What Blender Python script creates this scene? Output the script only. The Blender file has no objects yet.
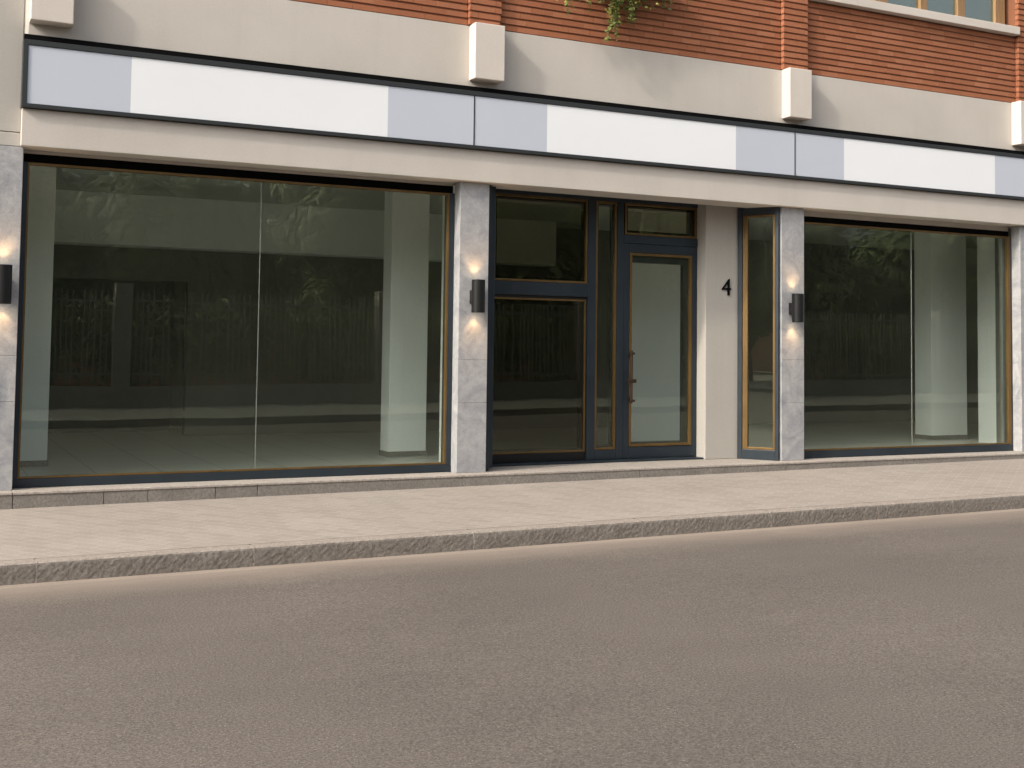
import bpy, bmesh, math, random
from mathutils import Vector, Matrix
random.seed(7)
S = bpy.context.scene
COL = S.collection
R = math.radians

# ------------------------------------------------------------------ world, sun, camera
SUN = Vector((-.48, -.132, .345)).normalized()          # towards the sun
el = math.asin(SUN.z); az = math.atan2(SUN.x, SUN.y)   # azimuth from +Y, clockwise
W = bpy.data.worlds.new("World"); S.world = W; W.use_nodes = True
nt = W.node_tree; bg = nt.nodes['Background']
sky = nt.nodes.new('ShaderNodeTexSky'); sky.sky_type = 'NISHITA'; sky.sun_disc = False
sky.sun_elevation = el; sky.sun_rotation = az
sky.air_density = 1.0; sky.dust_density = 7.5; sky.ozone_density = 1.0
hs = nt.nodes.new('ShaderNodeHueSaturation'); hs.inputs['Saturation'].default_value = .42
nt.links.new(sky.outputs[0], hs.inputs['Color']); nt.links.new(hs.outputs[0], bg.inputs[0]); bg.inputs[1].default_value = 0.15
sl = bpy.data.lights.new('sun', 'SUN'); sl.energy = 1.5; sl.angle = R(2.4); sl.color = (1, .89, .76)
so = bpy.data.objects.new('sun', sl); COL.objects.link(so)
so.rotation_euler = SUN.to_track_quat('Z', 'Y').to_euler(); so.location = (-20, -10, 20)

yaw, pit, rol = 0.4585060645, 0.0525351509, 0.0124824236
fw = Vector((math.sin(yaw)*math.cos(pit), math.cos(yaw)*math.cos(pit), math.sin(pit)))
rt = Vector((math.cos(yaw), -math.sin(yaw), 0)); up = rt.cross(fw)
r2 = math.cos(rol)*rt + math.sin(rol)*up; u2 = -math.sin(rol)*rt + math.cos(rol)*up
cd = bpy.data.cameras.new('camera'); cam = bpy.data.objects.new('camera', cd); COL.objects.link(cam)
cd.sensor_width = 36; cd.lens = 1200*36/1024; cd.shift_y = (284.78-384)/1024; cd.clip_end = 3000
m = Matrix((r2, u2, -fw)).transposed().to_4x4(); m.translation = (-3.9431, -10.7393, 1.2219)
cam.matrix_world = m; S.camera = cam
S.view_settings.view_transform = 'Standard'; S.view_settings.look = 'None'
S.view_settings.exposure = 0.80; S.view_settings.gamma = 1
S.render.resolution_x = 1024; S.render.resolution_y = 768
try:
    S.cycles.max_bounces = 10; S.cycles.transparent_max_bounces = 16; S.cycles.diffuse_bounces = 5
    S.cycles.glossy_bounces = 5; S.cycles.use_fast_gi = False
except Exception: pass

GZ, GS = -0.114, 0.0056        # pavement height at the step foot, street slope along X
KY, KZ, KH = -2.475, -0.160, 0.133
def footz(x): return GZ + GS*x
def kerbz(x): return KZ + GS*x
def roadz(x): return KZ - KH + GS*x

# ------------------------------------------------------------------ materials
def mat(name, col, rough=.8, metal=0, build=None, spec=.4):
    m = bpy.data.materials.new(name); m.use_nodes = True
    t = m.node_tree; b = t.nodes['Principled BSDF']
    b.inputs['Base Color'].default_value = (*col, 1); b.inputs['Roughness'].default_value = rough
    b.inputs['Metallic'].default_value = metal; b.inputs['Specular IOR Level'].default_value = spec
    if build: build(t, b)
    return m
def N(t, kind, **kw):
    n = t.nodes.new('ShaderNode'+kind)
    for k, v in kw.items():
        if hasattr(n, k): setattr(n, k, v)
        else: n.inputs[k.replace('_', ' ')].default_value = v
    return n
def L(t, a, b): t.links.new(a, b)
def coords(t, scale=(1, 1, 1), rot=(0, 0, 0)):
    g = N(t, 'NewGeometry'); mp = N(t, 'Mapping'); L(t, g.outputs['Position'], mp.inputs[0])
    mp.inputs['Scale'].default_value = scale; mp.inputs['Rotation'].default_value = rot
    return mp.outputs[0]
def noise(t, vec, scale, detail=4, rough=.55, dist=0):
    n = N(t, 'TexNoise'); L(t, vec, n.inputs['Vector'])
    n.inputs['Scale'].default_value = scale; n.inputs['Detail'].default_value = detail
    n.inputs['Roughness'].default_value = rough; n.inputs['Distortion'].default_value = dist
    return n.outputs['Fac']
def ramp(t, fac, stops):
    r = N(t, 'ValToRGB'); L(t, fac, r.inputs[0]); e = r.color_ramp.elements
    while len(e) < len(stops): e.new(.5)
    for q, (p, c) in zip(e, stops): q.position = p; q.color = (*c, 1) if len(c) == 3 else c
    return r.outputs[0]
def mix(t, fac, a, b, blend='MIX'):
    n = N(t, 'MixRGB', blend_type=blend)
    for i, v in ((0, fac), (1, a), (2, b)):
        if hasattr(v, 'is_linked'): L(t, v, n.inputs[i])
        elif i == 0: n.inputs[0].default_value = v
        else: n.inputs[i].default_value = (*v, 1)
    return n.outputs[0]
def bump(t, b, h, strength=.3, dist=.01):
    n = N(t, 'Bump'); L(t, h, n.inputs['Height'])
    n.inputs['Strength'].default_value = strength; n.inputs['Distance'].default_value = dist
    L(t, n.outputs[0], b.inputs['Normal'])
def mth(t, op, a, b=None):
    n = N(t, 'Math', operation=op)
    for i, v in ((0, a), (1, b)):
        if v is None: continue
        if hasattr(v, 'is_linked'): L(t, v, n.inputs[i])
        else: n.inputs[i].default_value = v
    return n.outputs[0]

def render_coat(c1, c2):
    def f(t, b):
        v = coords(t); a = noise(t, v, 1.1, 5, .6); s = noise(t, coords(t, (6, 6, .5)), 1.0, 4, .6); g = noise(t, v, 60, 3)
        c = ramp(t, a, [(.3, c1), (.7, c2)])
        st = ramp(t, s, [(.52, (1, 1, 1)), (.8, (.955, .95, .945))])
        c = mix(t, 1.0, c, st, 'MULTIPLY')
        fine = ramp(t, g, [(.3, (.965,)*3), (.7, (1.03,)*3)])
        c = mix(t, 1.0, c, fine, 'MULTIPLY')
        L(t, c, b.inputs['Base Color']); bump(t, b, g, .18, .004)
    return f
M = {}
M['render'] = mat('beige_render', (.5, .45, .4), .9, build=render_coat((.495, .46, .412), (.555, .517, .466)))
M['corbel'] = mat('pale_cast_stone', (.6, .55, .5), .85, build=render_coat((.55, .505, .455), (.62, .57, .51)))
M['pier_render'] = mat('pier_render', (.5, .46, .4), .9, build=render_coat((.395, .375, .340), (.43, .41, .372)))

def marble(t, b):
    v = coords(t); d = noise(t, coords(t, (1, 1, 1), (0, .6, 0)), 2.6, 7, .6, 2.2); e = noise(t, v, 16, 5, .65, .6); g = noise(t, v, 110, 3, .6)
    c = ramp(t, d, [(.22, (.22, .235, .258)), (.40, (.305, .312, .325)), (.55, (.370, .372, .376)), (.72, (.425, .423, .42))])
    c = mix(t, .35, c, ramp(t, e, [(.3, (.55, .57, .6)), (.7, (1.25, 1.23, 1.2))]), 'MULTIPLY')
    c = mix(t, .5, c, ramp(t, g, [(.3, (.75, .75, .76)), (.7, (1.2, 1.2, 1.2))]), 'MULTIPLY')
    L(t, c, b.inputs['Base Color']); bump(t, b, g, .06, .003)
M['marble'] = mat('grey_marble', (.45, .45, .45), .42, build=marble)

def brick(t, b):
    g = N(t, 'NewGeometry'); v = g.outputs['Position']
    c = ramp(t, g.outputs['Random Per Island'], [(0, (.315, .115, .054)), (.5, (.345, .130, .062)), (1, (.385, .155, .080))])
    n1 = noise(t, v, .9, 4); c = mix(t, 1, c, ramp(t, n1, [(.3, (.86, .84, .83)), (.7, (1.08, 1.08, 1.08))]), 'MULTIPLY')
    n2 = noise(t, coords(t, (1, 1, 2.5)), 45, 4, .6); c = mix(t, 1, c, ramp(t, n2, [(.25, (.8, .8, .8)), (.75, (1.16, 1.16, 1.16))]), 'MULTIPLY')
    sp = noise(t, v, 7, 5, .7); c = mix(t, ramp(t, sp, [(.66, (0, 0, 0)), (.78, (.35, .35, .35))]), c, (.62, .50, .40))
    L(t, c, b.inputs['Base Color']); bump(t, b, n2, .3, .004)
M['brick'] = mat('red_brick', (.4, .14, .06), .88, build=brick)
M['mortar'] = mat('recessed_mortar', (.20, .082, .042), .95)

def metal_paint(t, b):
    v = coords(t); a = noise(t, v, 3, 4)
    L(t, ramp(t, a, [(.3, (.020, .029, .038)), (.7, (.028, .039, .050))]), b.inputs['Base Color'])
    L(t, ramp(t, noise(t, v, 9, 4), [(.3, (.3,)*3), (.7, (.48,)*3)]), b.inputs['Roughness'])
M['frame'] = mat('blue_grey_metal', (.025, .035, .05), .38, .2, build=metal_paint)
M['dark'] = mat('charcoal_metal', (.011, .0115, .012), .4, .2)
M['rail'] = mat('weathered_iron', (.16, .16, .135), .6, .2)
M['black'] = mat('black_flashing_head_shade', (.005, .005, .005), .8, spec=.06)
M['signframe'] = mat('sign_frame_grey', (.036, .040, .042), .5, .3)
def brass(t, b):
    v = coords(t, (1, 1, .3)); a = noise(t, v, 9, 5, .6)
    L(t, ramp(t, a, [(.3, (.125, .075, .024)), (.7, (.185, .115, .042))]), b.inputs['Base Color'])
M['bead'] = mat('bronze_bead', (.33, .18, .05), .4, .45, build=brass)
def timber(t, b):
    a = noise(t, coords(t, (30, 30, 1.2)), 1.5, 5, .6, .4)
    L(t, ramp(t, a, [(.3, (.20, .118, .055)), (.7, (.32, .20, .10))]), b.inputs['Base Color'])
M['timber'] = mat('varnished_timber', (.35, .2, .09), .5, build=timber)
M['handle'] = mat('dark_bronze', (.07, .045, .03), .4, .7)

def glass(name, tint, refl=1.0, f0=.045, film=.012, rough=0.0):
    m = bpy.data.materials.new(name); m.use_nodes = True; t = m.node_tree
    t.nodes.remove(t.nodes['Principled BSDF']); out = t.nodes['Material Output']
    g = N(t, 'NewGeometry'); d = N(t, 'VectorMath', operation='DOT_PRODUCT')
    L(t, g.outputs['Incoming'], d.inputs[0]); L(t, g.outputs['Normal'], d.inputs[1])
    k = mth(t, 'SUBTRACT', 1.0, mth(t, 'ABSOLUTE', d.outputs['Value']))
    f = mth(t, 'MULTIPLY', mth(t, 'ADD', mth(t, 'MULTIPLY', mth(t, 'POWER', k, 5.0), 1-f0), f0), refl)
    tr = N(t, 'BsdfTransparent'); tr.inputs[0].default_value = (*tint, 1)
    gl = N(t, 'BsdfGlossy'); gl.inputs['Roughness'].default_value = rough; gl.inputs[0].default_value = (.92, 1, .86, 1)
    wob = noise(t, coords(t), .9, 2); bn = N(t, 'Bump'); L(t, wob, bn.inputs['Height'])
    bn.inputs['Strength'].default_value = .12; bn.inputs['Distance'].default_value = .01
    L(t, bn.outputs[0], gl.inputs['Normal'])
    mx = N(t, 'MixShader'); L(t, f, mx.inputs[0]); L(t, tr.outputs[0], mx.inputs[1]); L(t, gl.outputs[0], mx.inputs[2])
    df = N(t, 'BsdfDiffuse'); df.inputs[0].default_value = (.50, .54, .40, 1)      # thin dust film; its pale green also paints haze over the panes
    dn = mth(t, 'MULTIPLY', ramp(t, noise(t, coords(t, (1, 1, .6)), 1.3, 5, .6), [(.3, (.6,)*3), (.7, (1.3,)*3)]), film)
    m2 = N(t, 'MixShader'); L(t, dn, m2.inputs[0]); L(t, mx.outputs[0], m2.inputs[1]); L(t, df.outputs[0], m2.inputs[2])
    L(t, m2.outputs[0], out.inputs[0]); return m
M['glass'] = glass('shop_glass', (.962, .998, .975), 1.0, .06, .0095, .005)
M['doorglass'] = glass('smoked_glass', (.62, .62, .54), 1.0, .055, .005, .007)
M['upglass'] = glass('upper_glass', (.6, .66, .7), 2.6, .09)
M['seam'] = mat('silicone_seam', (.22, .225, .21), .6, spec=.1)

def acrylic(c):
    def f(t, b):
        a = noise(t, coords(t), .7, 3)
        L(t, ramp(t, a, [(.3, tuple(x*.985 for x in c)), (.7, tuple(x*1.015 for x in c))]), b.inputs['Base Color'])
    return f
M['white'] = mat('white_acrylic', (.82, .82, .82), .35, build=acrylic((.80, .825, .845)))
M['grey'] = mat('grey_film', (.55, .56, .62), .35, build=acrylic((.515, .553, .622)))
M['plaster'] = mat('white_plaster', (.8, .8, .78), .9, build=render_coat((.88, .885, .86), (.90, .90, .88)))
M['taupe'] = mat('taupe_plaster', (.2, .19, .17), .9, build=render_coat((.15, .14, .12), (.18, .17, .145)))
M['void'] = mat('dark_panel', (.03, .028, .025), .8)
M['ceil'] = mat('ceiling_paint', (.62, .61, .57), .95)
def floor_tile(t, b):
    br = N(t, 'TexBrick', offset=0.0); L(t, coords(t), br.inputs['Vector'])
    br.inputs['Scale'].default_value = 1; br.inputs['Brick Width'].default_value = .6; br.inputs['Row Height'].default_value = .6
    br.inputs['Mortar Size'].default_value = .004
    br.inputs['Color1'].default_value = (.56, .55, .50, 1); br.inputs['Color2'].default_value = (.60, .59, .53, 1); br.inputs['Mortar'].default_value = (.2, .19, .17, 1)
    L(t, br.outputs[0], b.inputs['Base Color'])
M['floor'] = mat('shop_tiles', (.34, .33, .3), .35, build=floor_tile)

def asphalt(t, b):
    v = coords(t)
    big = noise(t, v, .35, 4, .6); mid = noise(t, coords(t, (.5, 1.6, 1)), 1.4, 5, .6); fine = noise(t, v, 78, 3, .8); vf = noise(t, v, 170, 2, .7)
    c = ramp(t, big, [(.3, (.108, .093, .081)), (.7, (.134, .116, .101))])
    c = mix(t, 1, c, ramp(t, mid, [(.3, (.955, .95, .95)), (.7, (1.045, 1.04, 1.035))]), 'MULTIPLY')
    c = mix(t, 1, c, ramp(t, fine, [(.28, (.42,)*3), (.72, (1.58,)*3)]), 'MULTIPLY')
    c = mix(t, 1, c, ramp(t, vf, [(.3, (.72,)*3), (.7, (1.28,)*3)]), 'MULTIPLY')
    vo = N(t, 'TexVoronoi'); L(t, v, vo.inputs['Vector']); vo.inputs['Scale'].default_value = 42
    sp = mth(t, 'LESS_THAN', vo.outputs['Distance'], .13)
    pk = mth(t, 'MULTIPLY', sp, mth(t, 'GREATER_THAN', noise(t, v, 9, 2), .56))
    c = mix(t, mth(t, 'MULTIPLY', pk, .55), c, (.36, .33, .30))
    # pale dust blown against the kerb
    sx = N(t, 'SeparateXYZ'); L(t, v, sx.inputs[0])
    yy = mth(t, 'ADD', sx.outputs['Y'], mth(t, 'MULTIPLY', mth(t, 'SUBTRACT', noise(t, coords(t, (.8, 3, 1)), 1.2, 5, .65), .5), .5))
    mr = N(t, 'MapRange'); L(t, yy, mr.inputs[0]); mr.inputs[1].default_value = KY-.80; mr.inputs[2].default_value = KY-.16; mr.inputs[3].default_value = 0; mr.inputs[4].default_value = .85
    c = mix(t, mth(t, 'POWER', mr.outputs[0], 1.8), c, (.252, .208, .172))
    L(t, c, b.inputs['Base Color'])
    h = mth(t, 'ADD', fine, mth(t, 'MULTIPLY', vf, .5)); bump(t, b, h, .5, .006)
M['asphalt'] = mat('worn_asphalt', (.15, .13, .12), .88, build=asphalt, spec=.25)

def gutter(t, b):
    v = coords(t); a = noise(t, coords(t, (.8, 4, 1)), 2, 6, .65); f = noise(t, v, 70, 3, .7)
    c = ramp(t, a, [(.3, (.225, .185, .150)), (.7, (.285, .236, .192))])
    c = mix(t, 1, c, ramp(t, f, [(.3, (.85,)*3), (.7, (1.12,)*3)]), 'MULTIPLY')
    L(t, c, b.inputs['Base Color']); bump(t, b, f, .3, .004)
M['gutter'] = mat('dusty_gutter', (.4, .3, .24), .9, build=gutter)

def paving(t, b):
    v = coords(t)
    br = N(t, 'TexBrick', offset=.5); L(t, coords(t, (1, 1, 1), (0, 0, R(52))), br.inputs['Vector'])
    br.inputs['Scale'].default_value = 1; br.inputs['Brick Width'].default_value = .22; br.inputs['Row Height'].default_value = .11
    br.inputs['Mortar Size'].default_value = .005; br.inputs['Mortar Smooth'].default_value = .5
    br.inputs['Color1'].default_value = (.262, .232, .203, 1); br.inputs['Color2'].default_value = (.300, .265, .231, 1); br.inputs['Mortar'].default_value = (.355, .322, .288, 1)
    n1 = noise(t, v, 1.1, 5, .6); n2 = noise(t, v, 60, 4, .7); n3 = noise(t, coords(t, (.5, 2.5, 1)), 2.2, 5, .65)
    c = mix(t, 1, br.outputs[0], ramp(t, n1, [(.3, (.93, .92, .91)), (.7, (1.05, 1.05, 1.05))]), 'MULTIPLY')
    c = mix(t, 1, c, ramp(t, n3, [(.3, (.95, .945, .94)), (.68, (1.03, 1.03, 1.03))]), 'MULTIPLY')
    c = mix(t, 1, c, ramp(t, n2, [(.3, (.86,)*3), (.7, (1.12,)*3)]), 'MULTIPLY')
    L(t, c, b.inputs['Base Color'])
    h = mth(t, 'ADD', mth(t, 'MULTIPLY', n2, .5), mth(t, 'MULTIPLY', br.outputs['Fac'], -.6)); bump(t, b, h, .25, .004)
M['paving'] = mat('small_beige_pavers', (.43, .37, .31), .88, build=paving)

def granite(c1, c2, st=.9):
    def f(t, b):
        v = coords(t); a = noise(t, v, 5, 5, .65); h = noise(t, coords(t, (1, 1, .8), (0, .6, 0)), 46, 6, .8, .4); g = noise(t, v, 130, 3, .7)
        c = ramp(t, a, [(.3, c1), (.7, c2)])
        c = mix(t, 1, c, ramp(t, h, [(.3, (.55,)*3), (.7, (1.35,)*3)]), 'MULTIPLY')
        c = mix(t, 1, c, ramp(t, g, [(.3, (.8,)*3), (.7, (1.2,)*3)]), 'MULTIPLY')
        L(t, c, b.inputs['Base Color']); bump(t, b, h, st, .02)
    return f
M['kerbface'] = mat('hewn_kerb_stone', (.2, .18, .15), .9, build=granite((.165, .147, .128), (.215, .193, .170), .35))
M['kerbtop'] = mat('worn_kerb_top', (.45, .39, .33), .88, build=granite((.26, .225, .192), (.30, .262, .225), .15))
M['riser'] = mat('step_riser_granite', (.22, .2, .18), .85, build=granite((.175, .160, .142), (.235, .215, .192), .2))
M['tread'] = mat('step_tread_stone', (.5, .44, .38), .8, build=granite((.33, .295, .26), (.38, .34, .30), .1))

def leafm(c1, c2, c3):
    def f(t, b):
        g = N(t, 'NewGeometry')
        L(t, ramp(t, g.outputs['Random Per Island'], [(0, c1), (.5, c2), (1, c3)]), b.inputs['Base Color'])
    return f
M['vine'] = mat('vine_leaf', (.09, .13, .03), .55, build=leafm((.045, .075, .014), (.10, .135, .022), (.23, .22, .04)))
M['vinestem'] = mat('vine_stem', (.12, .1, .04), .8)
M['leaf'] = mat('tree_leaf', (.06, .09, .03), .6, build=leafm((.045, .062, .018), (.085, .112, .032), (.13, .15, .05)))
def barkf(t, b):
    L(t, ramp(t, noise(t, coords(t, (8, 8, 1.5)), 2, 5, .6), [(.3, (.08, .06, .045)), (.7, (.17, .14, .11))]), b.inputs['Base Color'])
M['bark'] = mat('bark', (.12, .1, .08), .95, build=barkf)
M['terracotta'] = mat('terracotta', (.38, .16, .09), .85)
M['earth'] = mat('ground_earth', (.14, .12, .09), .95, build=render_coat((.12, .10, .075), (.16, .14, .10)))
def emis(name, col, s):
    m = bpy.data.materials.new(name); m.use_nodes = True; b = m.node_tree.nodes['Principled BSDF']
    b.inputs['Base Color'].default_value = (.8, .75, .6, 1); b.inputs['Emission Color'].default_value = (*col, 1); b.inputs['Emission Strength'].default_value = s
    return m
M['lens'] = emis('lit_lamp_lens', (1, .74, .42), 6)

# ------------------------------------------------------------------ mesh helpers
def bx(bm, x0, x1, y0, y1, z0, z1, bev=0, mi=0):
    vs = [bm.verts.new(p) for p in ((x0,y0,z0),(x1,y0,z0),(x1,y1,z0),(x0,y1,z0),(x0,y0,z1),(x1,y0,z1),(x1,y1,z1),(x0,y1,z1))]
    fs = [bm.faces.new([vs[i] for i in q]) for q in ((3,2,1,0),(4,5,6,7),(0,1,5,4),(1,2,6,5),(2,3,7,6),(3,0,4,7))]
    for f in fs: f.material_index = mi
    if bev:
        es = list({e for f in fs for e in f.edges})
        bmesh.ops.bevel(bm, geom=es, offset=bev, segments=2, profile=.5, affect='EDGES')
def cyl(bm, p, q, r, seg=20, r2=None, mi=0):
    p, q = Vector(p), Vector(q); d = q-p; mt = Matrix.Translation((p+q)/2) @ d.to_track_quat('Z', 'Y').to_matrix().to_4x4()
    g = bmesh.ops.create_cone(bm, cap_ends=True, segments=seg, radius1=r, radius2=r if r2 is None else r2, depth=d.length, matrix=mt)
    for f in {f for v in g['verts'] for f in v.link_faces}: f.material_index = mi
def ring_frame(bm, x0, x1, z0, z1, y0, y1, w, bev=.003, mi=0, wl=None, wr=None, wt=None, wb=None):
    wl, wr, wt, wb = [w if q is None else q for q in (wl, wr, wt, wb)]
    bx(bm, x0, x0+wl, y0, y1, z0, z1, bev, mi); bx(bm, x1-wr, x1, y0, y1, z0, z1, bev, mi)
    bx(bm, x0+wl, x1-wr, y0, y1, z1-wt, z1, bev, mi); bx(bm, x0+wl, x1-wr, y0, y1, z0, z0+wb, bev, mi)
def obj(name, bm, mats, parent=None, smooth=False, loc=None):
    me = bpy.data.meshes.new(name); bm.to_mesh(me); bm.free()
    for q in (mats if isinstance(mats, (list, tuple)) else [mats]): me.materials.append(M[q] if isinstance(q, str) else q)
    if smooth:
        for p in me.polygons: p.use_smooth = True
    o = bpy.data.objects.new(name, me); COL.objects.link(o)
    if parent: o.parent = parent
    if loc: o.location = loc
    return o
def tag(o, label, cat, group=None):
    o['label'] = label; o['category'] = cat
    if group: o['group'] = group
    return o
def struct(o, kind='structure'): o['kind'] = kind; return o
def empty(name, loc=(0, 0, 0)):
    o = bpy.data.objects.new(name, None); COL.objects.link(o); o.location = loc; return o
def box_obj(name, dims, m_, parent=None, bev=0.004, label=None):
    bm = bmesh.new(); bx(bm, *dims, bev=bev); o = obj(name, bm, m_, parent)
    if label: o['label'] = label
    return o

# ------------------------------------------------------------------ ground
def sheet(name, m_, x0, x1, y0, y1, zf, nx=1, ny=1):
    bm = bmesh.new(); g = [[bm.verts.new((x0+(x1-x0)*i/nx, y0+(y1-y0)*j/ny, zf(x0+(x1-x0)*i/nx, y0+(y1-y0)*j/ny))) for j in range(ny+1)] for i in range(nx+1)]
    for i in range(nx):
        for j in range(ny): bm.faces.new((g[i][j], g[i+1][j], g[i+1][j+1], g[i][j+1]))
    return struct(obj(name, bm, m_))
OPY = -11.5                                              # opposite kerb
def clampx(x): return max(-70, min(90, x))
sheet('ground', 'earth', -900, 900, -900, 900, lambda x, y: KZ-KH-.35+GS*clampx(x), 60, 1)
sheet('road', 'asphalt', -60, 80, OPY-.05, KY-.11, lambda x, y: roadz(x))
sheet('gutter', 'gutter', -60, 80, KY-.11, KY+.02, lambda x, y: roadz(x))
KW = .13
sheet('pavement', 'paving', -60, 80, KY+KW+.012, -.15, lambda x, y: kerbz(x)+(footz(x)-kerbz(x))*(y-KY-KW)/(-.165-KY-KW)-.001, 1, 1)
bm = bmesh.new()
js = [-3.219, -1.821, -.157, 1.328, 2.624, 3.822, 4.738]
xs = js[:]
while xs[0] > -40: xs.insert(0, xs[0]-random.uniform(1.35, 1.75))
while xs[-1] < 50: xs.append(xs[-1]+random.uniform(1.2, 1.7))
for a, b_ in zip(xs, xs[1:]):
    n = 64; near = -6 < a < 11; gap = .006
    rows = [(KY, -.30), (KY, -.04), (KY+.004, -.012), (KY+.014, 0.0), (KY+KW, .0)] if not near else None
    if not near: prof = rows
    else: prof = [(KY, -.30)] + [(KY, -.15+.02*k) for k in range(6)] + [(KY+.002, -.022), (KY+.006, -.010), (KY+.016, -.001), (KY+KW, .0)]
    nx = n if near else 1
    grid = []
    for i in range(nx+1):
        x = a+gap+(b_-a-2*gap)*i/nx; col = []
        for k, (y, z) in enumerate(prof):
            dy = 0
            if near and 0 < k < len(prof)-1:
                dy = random.uniform(-.0016, .0016) if k < len(prof)-3 else 0
            col.append(bm.verts.new((x, y+dy, kerbz(x)+z)))
        grid.append(col)
    np_ = len(prof)
    for i in range(nx):
        for k in range(np_-1):
            f = bm.faces.new((grid[i][k], grid[i+1][k], grid[i+1][k+1], grid[i][k+1])); f.material_index = 1 if k >= np_-3 else 0
    for e in (0, nx):                                    # end faces
        x = grid[e][0].co.x
        vs = grid[e] + [bm.verts.new((x, KY+KW, kerbz(x)-.30))]
        bm.faces.new(vs if e == 0 else vs[::-1])
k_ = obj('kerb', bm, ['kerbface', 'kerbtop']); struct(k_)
bm = bmesh.new()                                          # pale mortar filling the joints, set back from the faces
for x in xs: 
    z = kerbz(x); bx(bm, x-.0058, x+.0058, KY+.003, KY+KW-.002, z-.29, z-.004)
struct(obj('kerb_mortar', bm, 'tread', k_))
sheet('opposite_pavement', 'riser', -60, 80, -16, OPY-.15, lambda x, y: roadz(x)+.14)
bm = bmesh.new()
v = []
for x in (-60, 80):
    z = roadz(x); v.append([bm.verts.new(p) for p in ((x, OPY, z-.2), (x, OPY, z+.14), (x, OPY-.15, z+.144), (x, OPY-.15, z-.2))])
for i in range(4): bm.faces.new((v[0][i], v[1][i], v[1][(i+1) % 4], v[0][(i+1) % 4]))
struct(obj('opposite_kerb', bm, 'kerbface'))

# ------------------------------------------------------------------ the shop building
B = empty('shop_building', (0, 0, 0))
tag(B, 'beige rendered shop building with red brick upper floor, marble piers and empty glazed shop windows', 'building')
XR = 13.0; XL = -9.0
# step
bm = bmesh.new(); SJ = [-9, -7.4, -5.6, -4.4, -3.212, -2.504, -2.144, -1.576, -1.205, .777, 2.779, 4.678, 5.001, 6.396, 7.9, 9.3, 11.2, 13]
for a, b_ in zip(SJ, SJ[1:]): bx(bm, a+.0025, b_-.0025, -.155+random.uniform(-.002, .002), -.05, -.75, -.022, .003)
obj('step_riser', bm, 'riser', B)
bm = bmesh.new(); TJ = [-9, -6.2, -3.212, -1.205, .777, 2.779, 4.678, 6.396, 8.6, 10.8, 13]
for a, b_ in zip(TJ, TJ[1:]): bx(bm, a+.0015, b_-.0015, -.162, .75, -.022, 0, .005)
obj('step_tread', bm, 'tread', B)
box_obj('shop_floor', (XL+.2, XR-.2, .752, 7.4, -.2, -.004), 'floor', B, 0)
box_obj('ceiling', (XL+.2, XR-.2, .32, 7.4, 3.10, 3.3), 'ceil', B, 0)
# render: lintel below the sign and band above it, one wall slab with chamfered left end
bm = bmesh.new()
def slab(bm, x0, x1, y0, y1, z0, z1, ch):
    pts = [(x0, y1), (x0, y0+ch*.55), (x0+ch, y0), (x1, y0), (x1, y1)]
    lo = [bm.verts.new((*p, z0)) for p in pts]; hi = [bm.verts.new((*p, z1)) for p in pts]
    bm.faces.new(lo[::-1]); bm.faces.new(hi)
    for i in range(5): bm.faces.new((lo[i], lo[(i+1) % 5], hi[(i+1) % 5], hi[i]))
slab(bm, -3.235, XR, 0, .32, 3.1635, 4.405, .035)
bmesh.ops.recalc_face_normals(bm, faces=bm.faces)
obj('render_band', bm, 'render', B)
bm = bmesh.new(); bx(bm, -3.236, XR, -.066, .32, 2.85, 3.163, .006)
obj('lintel', bm, 'render', B)
# stone piers
def pier(x0, x1, joints, y0=0.0, y1=.14, top=2.848, m_='marble'):
    bm = bmesh.new(); zs = [0]+joints+[top]
    for a, b_ in zip(zs, zs[1:]): bx(bm, x0, x1, y0, y1, a+.001, b_-.001, .003)
    return obj('stone_pier', bm, m_, B)
pier(-3.84, -3.208, [.725, 1.105], .004)
pier(.782, 1.095, [.679, 1.098])
pier(4.738, 5.059, [.643, 1.125])
pier(8.529, 8.86, [.66, 1.11])
box_obj('pier_core', (1.0, 1.09, .142, .6, .001, 3.0), 'dark', B, 0)
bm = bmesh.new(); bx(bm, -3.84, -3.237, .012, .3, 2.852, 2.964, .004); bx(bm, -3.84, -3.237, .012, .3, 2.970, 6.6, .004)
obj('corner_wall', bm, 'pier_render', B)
box_obj('side_wall', (XL, -3.842, .03, .33, 0.001, 6.6), 'render', B, 0)
box_obj('end_wall', (8.862, XR, .03, .319, 0.001, 2.848), 'render', B, 0)
box_obj('side_return', (XL, XL+.2, .331, 7.4, -.2, 6.6), 'render', B, 0)
box_obj('side_return', (XR-.2, XR, .331, 7.4, -.2, 6.6), 'render', B, 0)
box_obj('rear_wall', (XL, XR, 7.4, 7.6, -.2, 6.6), 'render', B, 0)
box_obj('roof', (XL, XR, -.02, 7.6, 6.6, 6.75), 'ceil', B, 0)
# corbels
for x0, x1, zb in ((-3.2, -2.86, 3.895), (.85, 1.176, 3.855), (4.733, 5.05, 3.85), (8.39, 8.72, 3.86)):
    c = box_obj('corbel', (x0, x1, -.15, -.001, zb, 4.412), 'corbel', B, .008)
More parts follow.
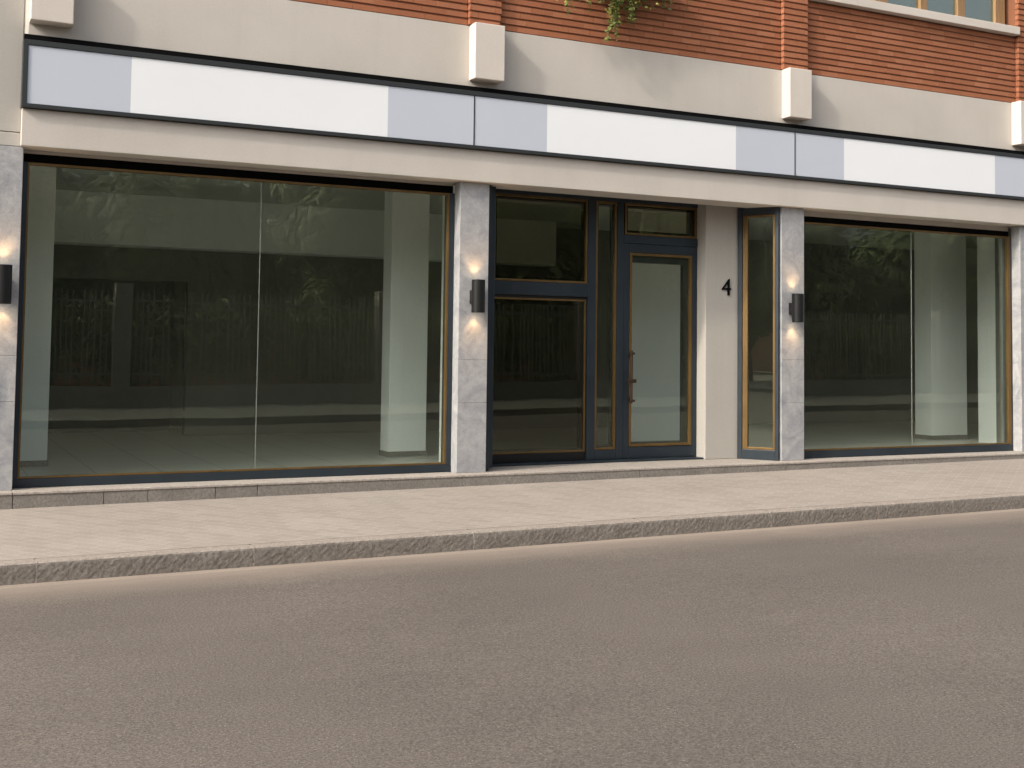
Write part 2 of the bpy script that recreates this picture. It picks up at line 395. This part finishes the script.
# brick
def brickwork(bm, x0, x1, y, z0, z1, depth=.016, axis='front', L_=.245):
    CH, JT = .0712, .021; k = 0; z = z0
    while z < z1-.02:
        off = -random.uniform(0, L_); x = x0+off; zt = min(z+CH-JT, z1)
        while x < x1-.001:
            a, b_ = max(x, x0), min(x+L_-.002, x1)
            if b_-a > .02: bx(bm, a, b_, y+random.uniform(0, .002), y+depth, z+random.uniform(-.001, .001), zt+random.uniform(-.001, .001), .0012)
            x += L_
        z += CH; k += 1
def mortar_back(bm, *d): bx(bm, *d, mi=1)
PIL = [(-3.22, -2.875), (.832, 1.177), (4.725, 5.07), (8.475, 8.82)]
ZB = 4.413; SILL = 5.27; WTOP = 6.6
bays = [(-2.873, .830), (1.179, 4.723), (5.072, 8.473), (8.822, XR)]
for i, (a, b_) in enumerate(bays):
    bm = bmesh.new(); hi = SILL if i == 2 else WTOP
    brickwork(bm, a, b_, 0.0, ZB, hi); mortar_back(bm, a, b_, .012, .30, ZB-.006, hi)
    obj('brick_panel', bm, ['brick', 'mortar'], B)
for a, b_ in PIL:
    bm = bmesh.new(); brickwork(bm, a, b_, -.055, ZB, WTOP, .014)
    mortar_back(bm, a+.008, b_-.008, -.043, .30, ZB, WTOP)
    # side faces of the bricks
    z = ZB
    while z < WTOP-.05:
        for xx0, xx1 in ((a, a+.012), (b_-.012, b_)): bx(bm, xx0, xx1, -.0385, -.001, z, z+.0502, .002)
        z += .0712
    obj('brick_pilaster', bm, ['brick', 'mortar'], B)
# upper window
bm = bmesh.new(); bx(bm, 5.074, 8.471, -.085, .28, 5.272, 5.372, .006)
sill = obj('window_sill', bm, 'corbel', B)
bm = bmesh.new(); z0, z1 = 5.374, 6.45
for a, b_ in ((5.08, 5.20), (5.60, 5.70), (6.22, 6.42), (6.95, 7.06), (7.575, 7.70), (8.235, 8.40)): bx(bm, a, b_, .09, .17, z0, z1, .005)
for a, b_ in ((5.08, 5.70), (6.22, 8.40)):
    pass
bx(bm, 5.08, 8.40, .086, .174, z1+.002, z1+.10, .005)
uw = obj('upper_window', bm, 'timber', B); uw['label'] = 'timber framed window above the brick parapet'
for a, b_ in ((5.203, 5.597), (5.703, 6.217), (6.423, 6.947), (7.063, 7.572), (7.703, 8.232)):
    bm = bmesh.new(); bx(bm, a, b_, .13, .138, z0+.002, z1); obj('window_pane', bm, 'upglass', uw)
box_obj('window_blind', (5.1, 8.45, .34, .36, z0, 6.5), 'ceil', uw, 0)

# ---- shop windows
def shop_window(x0, x1, seam, wl, wr, bot, headz, htop, rw, label, y=.15, top=2.849):
    bm = bmesh.new()
    bx(bm, x0, x1, y-.02, y+.12, .001, bot, .004)                        # bottom rail
    bx(bm, x0, x0+wl, y-.018, y+.118, bot+.001, headz-.001, .003); bx(bm, x1-wr, x1, y-.018, y+.118, bot+.001, headz-.001, .003)
    f = obj('shop_window', bm, 'frame', B); f['label'] = label
    bm = bmesh.new(); bx(bm, x0, x1, y+.03, y+.12, headz, htop, .003); obj('head_rail', bm, 'black', f)  # head coloured black to stand for the shade under the soffit
    bm = bmesh.new(); bx(bm, x0, x1, y+.03, y+.13, htop+.001, top); obj('head_lining', bm, 'render', f)
    gx0, gx1 = x0+wl, x1-wr
    bm = bmesh.new()
    ring_frame(bm, gx0+.001, gx1-.001, bot+.002, headz-.002, y-.012, y+.03, .016, .002, wr=rw, wt=.022)
    obj('glazing_bead', bm, 'bead', f)
    px0, px1, pz0, pz1 = gx0+.018, gx1-rw-.003, bot+.02, headz-.026
    for a, b_ in ((px0, seam-.003), (seam+.003, px1)):
        bm = bmesh.new(); bx(bm, a, b_, y+.012, y+.022, pz0, pz1); obj('glass_pane', bm, 'glass', f)
    bm = bmesh.new(); bx(bm, seam-.0026, seam+.0026, y+.0118, y+.0222, pz0, pz1); obj('glass_joint', bm, 'seam', f)
    return f
shop_window(-3.206, .780, -1.151, .045, .052, .075, 2.745, 2.822, .022, 'wide left shop window in dark metal frame with two panes')
shop_window(5.061, 8.527, 6.849, .035, .018, .085, 2.72, 2.79, .05, 'right shop window in dark metal frame with two panes')

# ---- entrance screen, set back to Y = .6
Y = .6
bm = bmesh.new()
bx(bm, 1.10, 1.17, .09, .16, .001, 2.849, .004)                           # post beside the pier
bx(bm, 1.25, 1.425, Y-.02, Y+.08, .022, 3.02, .004)                      # left stile
bx(bm, 1.425, 4.10, Y-.02, Y+.08, 2.85, 3.02, .004)                      # head
bx(bm, 1.425, 2.565, Y-.02, Y+.08, 1.785, 1.925, .004)                   # rail over the fixed light
bx(bm, 2.565, 2.665, Y-.021, Y+.081, .022, 2.849, .004)                  # mullion
bx(bm, 2.935, 3.018, Y-.021, Y+.081, .022, 2.849, .004)                  # mullion
bx(bm, 2.666, 2.934, Y-.019, Y+.079, .022, .125, .003)                   # below the sidelight
bx(bm, 3.019, 4.04, Y-.019, Y+.079, 2.40, 2.49, .003)                    # rail over the door
bx(bm, 4.04, 4.10, Y-.02, Y+.08, .022, 2.849, .004)                      # right jamb
bx(bm, 1.173, 4.10, .45, Y+.08, .001, .020, .003)                        # metal threshold
bx(bm, 1.12, 1.248, .17, Y+.06, .022, 2.849, .003)                       # return panel
ent = obj('entrance_screen', bm, 'frame', B)
def light(name, x0, x1, z0, z1, gl, lab=None, wood=.024, y=Y):
    bm = bmesh.new(); ring_frame(bm, x0, x1, z0, z1, y-.012, y+.04, wood, .003); fr = obj(name, bm, 'bead', B)
    if lab: fr['label'] = lab
    bm = bmesh.new(); bx(bm, x0+wood+.001, x1-wood-.001, y+.014, y+.022, z0+wood+.001, z1-wood-.001); obj('glass_pane', bm, gl, fr)
    bm = bmesh.new(); ring_frame(bm, x0+wood+.001, x1-wood-.001, z0+wood+.001, z1-wood-.001, y+.023, y+.06, .028, .002); obj('inner_frame', bm, 'dark', fr)
    return fr
light('transom_window', 1.427, 2.563, 1.928, 2.848, 'doorglass', 'large square transom window over the dark door panel')
light('sidelight', 2.667, 2.933, .128, 2.847, 'glass', 'tall narrow sidelight between the two door bays')
light('transom_window', 3.04, 4.00, 2.493, 2.847, 'doorglass', 'low transom window over the glass door')
# fixed dark panel under the first transom
bm = bmesh.new(); bx(bm, 1.427, 2.563, Y+.01, Y+.06, .022, .108, .003)
fp = obj('door_panel', bm, 'dark', B); fp['label'] = 'dark glazed door panel of the left bay'
bm = bmesh.new(); bx(bm, 1.427, 2.563, Y+.004, Y+.07, 1.757, 1.784, .003); obj('top_rail', bm, 'dark', fp)
bm = bmesh.new(); ring_frame(bm, 1.429, 2.561, .110, 1.755, Y+.006, Y+.05, .02, .003); obj('glazing_bead', bm, 'bead', fp)
bm = bmesh.new(); bx(bm, 1.450, 2.540, Y+.02, Y+.03, .131, 1.734); obj('glass_pane', bm, 'doorglass', fp)
bm = bmesh.new(); ring_frame(bm, 1.450, 2.540, .131, 1.734, Y+.031, Y+.07, .045, .002, wl=.02, wb=.02); obj('inner_frame', bm, 'dark', fp)
# glass door leaf
bm = bmesh.new(); ring_frame(bm, 3.021, 4.036, .026, 2.396, Y-.012, Y+.05, .08, .004, wt=.10, wb=.125, wr=.105)
dr = obj('entrance_door', bm, 'frame', B); dr['label'] = 'glass entrance door leaf with blue grey metal stiles'
bm = bmesh.new(); ring_frame(bm, 3.103, 3.929, .153, 2.294, Y-.02, Y+.04, .028, .003); obj('glazing_bead', bm, 'bead', dr)
bm = bmesh.new(); bx(bm, 3.133, 3.899, Y+.008, Y+.016, .183, 2.264); obj('glass_pane', bm, 'glass', dr)
bm = bmesh.new(); ring_frame(bm, 3.133, 3.899, .183, 2.264, Y+.018, Y+.07, .01, .002, wr=.07, wt=.075); obj('inner_frame', bm, 'dark', dr)
bm = bmesh.new(); hx = 3.088
cyl(bm, (hx, Y-.085, .63), (hx, Y-.085, 1.21), .015, 16)
for z in (.69, 1.15): cyl(bm, (hx, Y-.085, z), (hx, Y-.012, z), .011, 12)
bx(bm, hx-.045, hx+.055, Y-.105, Y-.062, .855, .895, .006); bx(bm, hx-.02, hx+.035, Y-.11, Y-.055, .645, .672, .005); bx(bm, hx-.02, hx+.03, Y-.11, Y-.055, 1.165, 1.19, .005)
obj('pull_handle', bm, 'handle', dr)
for z in (.2, 2.15):
    bm = bmesh.new(); cyl(bm, (4.036, Y-.028, z-.06), (4.036, Y-.028, z+.06), .014, 12); obj('hinge', bm, 'handle', dr)
# plain pier with the number
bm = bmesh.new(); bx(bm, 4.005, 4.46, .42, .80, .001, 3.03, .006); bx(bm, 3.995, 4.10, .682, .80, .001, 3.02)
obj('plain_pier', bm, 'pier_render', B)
# recess ceiling
box_obj('soffit', (1.10, 4.73, .322, .80, 3.03, 3.09), 'render', B, 0)
# splayed side light between the plain pier and the marble pier
S0 = Vector((4.452, .415)); S1 = Vector((4.728, .028)); sd = (S1-S0); sw = sd.length
sp = bpy.data.objects.new('splayed_window', None)
bm = bmesh.new(); ring_frame(bm, 0, sw, .001, 2.96, -.03, .06, .055, .003, wl=.055, wr=.04, wt=.19, wb=.11)
sp = obj('splayed_window', bm, 'frame', B); sp['label'] = 'narrow splayed window beside the numbered pier'
sp.location = (S0.x, S0.y, 0); sp.rotation_euler = (0, 0, math.atan2(sd.y, sd.x))
bm = bmesh.new(); ring_frame(bm, .057, sw-.042, .113, 2.768, -.02, .03, .026, .003, wl=.06); obj('glazing_bead', bm, 'bead', sp)
bm = bmesh.new(); bx(bm, .12, sw-.070, .0, .008, .141, 2.74); obj('glass_pane', bm, 'glass', sp)

# ---- interior
for x0, x1, y0, y1 in ((-3.5, -2.76, 2.0, 2.5), (.77, 1.22, 1.86, 2.12), (8.97, 9.66, 1.93, 2.25), (4.1, 5.15, 2.3, 2.6)):
    bm = bmesh.new(); bx(bm, x0, x1, y0, y1, -.003, 3.098, .006); obj('column', bm, 'plaster', B)
    bm = bmesh.new(); ring = [(x0-.012, x1+.012, y0-.012, y0-.001), (x0-.012, x0-.001, y0, y1), (x1+.001, x1+.012, y0, y1)]
    for q in ring: bx(bm, *q, -.003, .055)
    obj('skirting', bm, 'riser', B)
box_obj('partition', (1.07, 1.17, .72, 1.13, -.003, 3.098), 'plaster', B, .004)
box_obj('partition', (9.30, 9.42, 1.09, 1.40, -.003, 3.098), 'plaster', B, .004)
box_obj('dark_reflection_box', (9.30, 9.42, .33, 1.088, -.003, 3.098), 'taupe', B, 0)  # added dark box standing in for the bronze reflection beside the partition
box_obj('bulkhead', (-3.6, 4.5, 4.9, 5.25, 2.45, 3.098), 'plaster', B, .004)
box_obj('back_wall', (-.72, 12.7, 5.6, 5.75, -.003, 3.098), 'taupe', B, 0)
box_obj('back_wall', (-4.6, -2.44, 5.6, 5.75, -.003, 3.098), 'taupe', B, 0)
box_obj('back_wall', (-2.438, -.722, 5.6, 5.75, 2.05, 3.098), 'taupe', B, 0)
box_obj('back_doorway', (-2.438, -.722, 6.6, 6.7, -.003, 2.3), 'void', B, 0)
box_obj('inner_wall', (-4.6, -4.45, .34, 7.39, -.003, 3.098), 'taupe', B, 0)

# ------------------------------------------------------------------ fascia sign
F = empty('fascia_sign', (-3.245, 0, 3.165))
tag(F, 'long blank fascia sign with white and pale grey panels above the shop windows', 'sign')
def fo(name, bm, m_): 
    o = obj(name, bm, m_, F); o.location = (3.245, 0, -3.165); return o
bm = bmesh.new(); X1 = 8.86
ring_frame(bm, -3.245, X1, 3.165, 3.735, -.11, -.002, .04, .004, wb=.035, wt=.045); fo('sign_frame', bm, 'signframe')
bm = bmesh.new(); bx(bm, -3.235, X1-.01, -.035, -.001, 3.738, 3.797, .002); bx(bm, -3.20, X1-.05, -.034, -.003, 3.205, 3.685); fo('backing_board', bm, 'black')
for a, b_, g0, g1 in ((-3.203, .866, -2.376, -.025), (.878, 4.838, 1.681, 4.028), (4.850, 8.815, 5.559, 7.984)):
    bm = bmesh.new(); bx(bm, g0+.0005, g1-.0005, -.100, -.036, 3.202, 3.688); p = fo('sign_panel', bm, 'white')
    for u, w in ((a, g0-.0005), (g1+.0005, b_)):
        bm = bmesh.new(); bx(bm, u, w, -.100, -.036, 3.202, 3.688); obj('grey_end', bm, 'grey', p)
for x in (.872, 4.844):
    bm = bmesh.new(); bx(bm, x-.0055, x+.0055, -.104, -.037, 3.201, 3.689); fo('panel_joint', bm, 'signframe')

# ------------------------------------------------------------------ wall lamps
def spot(name, loc, upward, parent):
    l = bpy.data.lights.new(name, 'SPOT'); l.energy = 3.0; l.color = (1, .58, .27); l.spot_size = R(82); l.spot_blend = 1; l.shadow_soft_size = .012
    o = bpy.data.objects.new(name, l); COL.objects.link(o); o.parent = parent; o.location = loc
    o.rotation_euler = (R(180) + R(-13) if upward else R(13), 0, 0)
    return o
def lamp_meshes():
    r = empty('wall_lamp')
    bm = bmesh.new(); n = 40
    prof = [(.058, -.160), (.064, -.160), (.066, -.157), (.066, .157), (.064, .160), (.058, .160), (.058, .135), (.0, .135)]
    prof = [(0, -.135), (.058, -.135)] + prof
    rings = [[bm.verts.new((q*math.cos(6.28318*k/n), q*math.sin(6.28318*k/n), z)) for k in range(n)] if q > 0 else [bm.verts.new((0, 0, z))] for q, z in prof]
    for a, b_ in zip(rings, rings[1:]):
        for k in range(n):
            k2 = (k+1) % n
            q = [a[0], b_[k2], b_[k]] if len(a) == 1 else ([a[k], a[k2], b_[0]] if len(b_) == 1 else [a[k], a[k2], b_[k2], b_[k]])
            bm.faces.new(q)
    bmesh.ops.recalc_face_normals(bm, faces=bm.faces)
    body = obj('lamp_body', bm, 'dark', r); body.location = (0, -.10, 0)
    bm = bmesh.new(); bx(bm, -.050, .050, -.05, -.001, -.07, .06, .004); obj('wall_bracket', bm, 'dark', r)
    for s in (-1, 1):
        bm = bmesh.new(); cyl(bm, (0, -.10, s*.137), (0, -.10, s*.141), .055, 24); obj('lamp_lens', bm, 'lens', r)
    return r
lamp = lamp_meshes()
LS = [(.943, 0, 1.722, 'black cylinder wall lamp glowing up and down on the marble pier left of the entrance'),
      (4.885, 0, 1.708, 'black cylinder wall lamp on the marble pier beside the right shop window'),
      (-3.335, .004, 1.690, 'black cylinder wall lamp cut by the left edge of the photo')]
for i, (x, y, z, lb) in enumerate(LS):
    if i == 0: r = lamp
    else:
        r = lamp.copy(); COL.objects.link(r)
        for ch in list(lamp.children):
            if ch.type != 'MESH': continue
            c = ch.copy(); COL.objects.link(c); c.parent = r
    r.location = (x, y, z); tag(r, lb, 'wall lamp', 'cylinder wall lamps on the marble piers')
    spot('lamp_light', (0, -.078, .163), True, r); spot('lamp_light', (0, -.078, -.163), False, r)

# ------------------------------------------------------------------ house number
cu = bpy.data.curves.new('house_number', 'FONT'); cu.body = '4'; cu.size = .276; cu.offset = -.002; cu.extrude = .008; cu.align_x = 'CENTER'
to = bpy.data.objects.new('tmp', cu); COL.objects.link(to)
me = bpy.data.meshes.new_from_object(to.evaluated_get(bpy.context.evaluated_depsgraph_get()))
bpy.data.objects.remove(to); me.materials.clear(); me.materials.append(M['black'])
hn = bpy.data.objects.new('house_number', me); COL.objects.link(hn)
hn.rotation_euler = (R(90), 0, 0); hn.location = (4.285, .41, 1.848)
tag(hn, 'black metal number 4 on the plain beige pier beside the door', 'house number')

# ------------------------------------------------------------------ trailing plant over the brick (and its trough, above the frame)
TR = empty('plant_trough', (2.55, -.12, 5.15))
tag(TR, 'terracotta trough fixed to the brick wall above the fascia sign', 'planter')
bm = bmesh.new(); ring_frame(bm, -.5, .5, -.09, .09, -.13, .09, .02); bx(bm, -.48, .48, -.11, .07, -.088, .05); obj('trough', bm, 'terracotta', TR)
P = empty('trailing_plant', (2.6, -.18, 5.2))
tag(P, 'green trailing plant hanging down over the brick at the top of the photo', 'plant')
def leaf(bm, c, n, s, lean):
    n = n.normalized(); t = n.orthogonal().normalized(); t.rotate(Matrix.Rotation(lean, 3, n)); b2 = n.cross(t)
    pts = [c-t*s, c-t*s*.2+b2*s*.5, c+t*s, c-t*s*.2-b2*s*.5]
    vs = [bm.verts.new(p) for p in pts]; mid = bm.verts.new(c+n*s*.14)
    for i in range(4): bm.faces.new((vs[i], vs[(i+1) % 4], mid))
bl = bmesh.new(); bs = bmesh.new(); cyl(bs, (1.8, -.18, 5.235), (3.35, -.18, 5.235), .012, 6)
strands = [(2.38, .86, 1.25), (2.44, .80, 1.2), (2.50, .58, 1.0), (2.60, .62, .9), (2.66, .60, .9), (1.87, .66, .6), (1.90, .58, .4), (1.80, .5, .4), (2.02, .5, .4), (2.28, .38, .6), (2.78, .40, .7), (2.9, .44, .7), (3.02, .42, .6), (2.15, .48, .5), (2.2, .52, .6), (2.74, .52, .9), (2.82, .48, .8), (3.1, .40, .5), (2.55, .40, 1), (2.42, .45, 1), (2.7, .42, .9), (2.85, .37, .6), (3.15, .33, .4), (2.5, .5, 1.0), (2.33, .42, .8), (3.3, .36, .3), (2.62, .5, .9), (2.47, .70, 1.1)]
for x, ln, dens in strands:
    z = 5.24; y = -.24+random.uniform(-.06, .06); px = x+random.uniform(-.03, .03); q = Vector((px, -.18, z)); dx = random.uniform(-.02, .05)
    k = 0; n = int(ln/.025)
    for k in range(n):
        f = k/n; nq = Vector((px+dx*f+math.sin(k*.7+x*9)*.012, y+.12*f+.01*math.sin(k), z-ln*f))
        cyl(bs, q, nq+Vector((0, 0, -.001)), .003, 5); q = nq
        for _ in range(max(1, int(random.random()+dens*4.6*(1-.4*f)))):
            o_ = Vector((random.gauss(0, .026), random.gauss(-.01, .028), random.gauss(0, .02)))*(1-.4*f)
            if q.y+o_.y > -.012: o_.y = -.02-q.y
            leaf(bl, q+o_, Vector((random.gauss(-.2, .6), -1+random.gauss(0, .5), random.gauss(.7, .5))), random.uniform(.016, .030), random.uniform(0, 6.28))
for b_ in (bl, bs): bmesh.ops.translate(b_, verts=b_.verts, vec=(-2.6, .18, -5.2))
obj('leaves', bl, 'vine', P); obj('stems', bs, 'vinestem', P)

# ------------------------------------------------------------------ across the road: fence, trees, house (seen reflected in the glass)
FY = -16.0
FE = empty('iron_fence', (12, FY, roadz(12)+.14))
tag(FE, 'black iron railing on a low wall across the road, mirrored in the shop windows', 'fence')
bm = bmesh.new(); bx(bm, -40, 40, -.18, .18, -.1, .45, .01); o = obj('low_wall', bm, 'riser', FE); o.rotation_euler = (0, -GS, 0)
bm = bmesh.new(); x = -25.
while x < 36: bx(bm, x-.014, x+.014, -.014, .014, .45, 2.45); x += random.choice((.115, .115, .12, .24))
for z in (.62, 2.2): bx(bm, -25, 36, -.016, .016, z, z+.045)
obj('railing', bm, 'rail', FE)
x = -24.
while x < 36:
    bm = bmesh.new(); bx(bm, x-.18, x+.18, -.182, .182, .3, 2.6, .01); obj('fence_post', bm, 'riser', FE); x += 6
def tree_mesh(seed, h, rad):
    rn = random.Random(seed); bt = bmesh.new(); bc = bmesh.new()
    cyl(bt, (0, 0, -.3), (0, 0, h*.45), .17, 10, .10)
    cl = []
    for k in range(20):
        a = rn.uniform(0, 6.28); r = rad*math.sqrt(rn.random())*.8; z = h*rn.uniform(.16, .92); c = Vector((r*math.cos(a), r*math.sin(a), z)); cl.append((c, rn.uniform(.7, 1.3)*rad*.42))
        cyl(bt, (0, 0, min(h*.45, z*.75)), c, .05, 6, .015)
    for c, r in cl:
        for _ in range(420):
            d = Vector((rn.gauss(0, 1), rn.gauss(0, 1), rn.gauss(0, .8))).normalized()*r*(rn.random()**.45)
            leaf(bc, c+d, d+Vector((0, 0, .3)), rn.uniform(.13, .25), rn.uniform(0, 6.28))
    return bt, bc
protos = []
for s_, h, rd in ((1, 6.2, 2.6), (2, 7.0, 2.9)):
    t = empty('street_tree'); bt, bc = tree_mesh(s_, h, rd); obj('trunk', bt, 'bark', t); obj('crown', bc, 'leaf', t); protos.append(t)
tl = 'leafy green tree behind the railing across the road, seen only as a reflection'
k = 0
for row, (yy, x0, st) in enumerate(((-20, -64, 4.4), (-25.5, -66, 4.1))):
    for i in range(25 if row == 0 else 28):
        p = protos[(i+row) % 2]
        if k < 2 and p.location.length == 0 and 'label' not in p: t = p
        else:
            t = p.copy(); COL.objects.link(t)
            for ch in p.children: c = ch.copy(); COL.objects.link(c); c.parent = t
        t.location = (x0+i*st+random.uniform(-.8, .8), yy+random.uniform(-.7, .7), roadz(0)+.1); t.rotation_euler.z = random.uniform(0, 6.28); s_ = random.uniform(.85, 1.1)*(2.0 if t.location.x < -32 else 1); t.scale = (s_, s_, s_)
        tag(t, tl, 'tree', 'trees behind the railing across the road'); k += 1

HB = empty('brick_terrace', (0, -34, roadz(0)))
tag(HB, 'long low brick terrace behind the trees across the road, seen only as a dark reflection', 'building')
bm = bmesh.new(); bx(bm, -170, 62, -3, 0, -.5, 4.4); obj('wall', bm, 'brick', HB)
bm = bmesh.new(); v = [bm.verts.new(p) for p in ((-170.3, .3, 4.4), (62.3, .3, 4.4), (62.3, -1.5, 5.6), (-170.3, -1.5, 5.6), (-170.3, -3.3, 4.4), (62.3, -3.3, 4.4))]
for q in ((0, 1, 2, 3), (3, 2, 5, 4), (0, 4, 5, 1), (0, 3, 4), (1, 5, 2)): bm.faces.new([v[i] for i in q])
bmesh.ops.recalc_face_normals(bm, faces=bm.faces); obj('roof', bm, 'dark', HB)
wb = bmesh.new(); ring_frame(wb, -.6, .6, 0, 1.5, -.02, .05, .07); wbp = bmesh.new(); bx(wbp, -.53, .53, .005, .012, .07, 1.43)
wf = obj('window', wb, 'corbel', HB); wp = obj('window_pane', wbp, 'upglass', wf)
k = 0
for i in range(24):
    for z in (1.2,):
        if k: 
            f = wf.copy(); COL.objects.link(f); p = wp.copy(); COL.objects.link(p); p.parent = f
        else: f = wf
        f.location = (-30+i*3.4, .005, z); k += 1

HG = empty('hedge', (0, -16.55, roadz(0)+.1))
tag(HG, 'dense clipped green hedge behind the railing across the road, seen only as a reflection', 'hedge')
bh = bmesh.new(); rn = random.Random(5)
for _ in range(15000):
    leaf(bh, Vector((rn.uniform(-26, 38), rn.uniform(-.4, .62)*rn.random()**.3, .55+1.75*rn.random()**.8+.15*math.sin(rn.random()*6))), Vector((rn.gauss(0, .6), 1, rn.gauss(.4, .6))), rn.uniform(.08, .15), rn.uniform(0, 6.28))
obj('foliage', bh, 'leaf', HG)
bh = bmesh.new(); x = -26.
while x < 38: cyl(bh, (x, 0, -.2), (x+.1, 0, 1.5), .03, 5, .012); x += .9
bx(bh, -26.2, 38.2, -.05, .05, -.25, .12); obj('stems', bh, 'bark', HG)
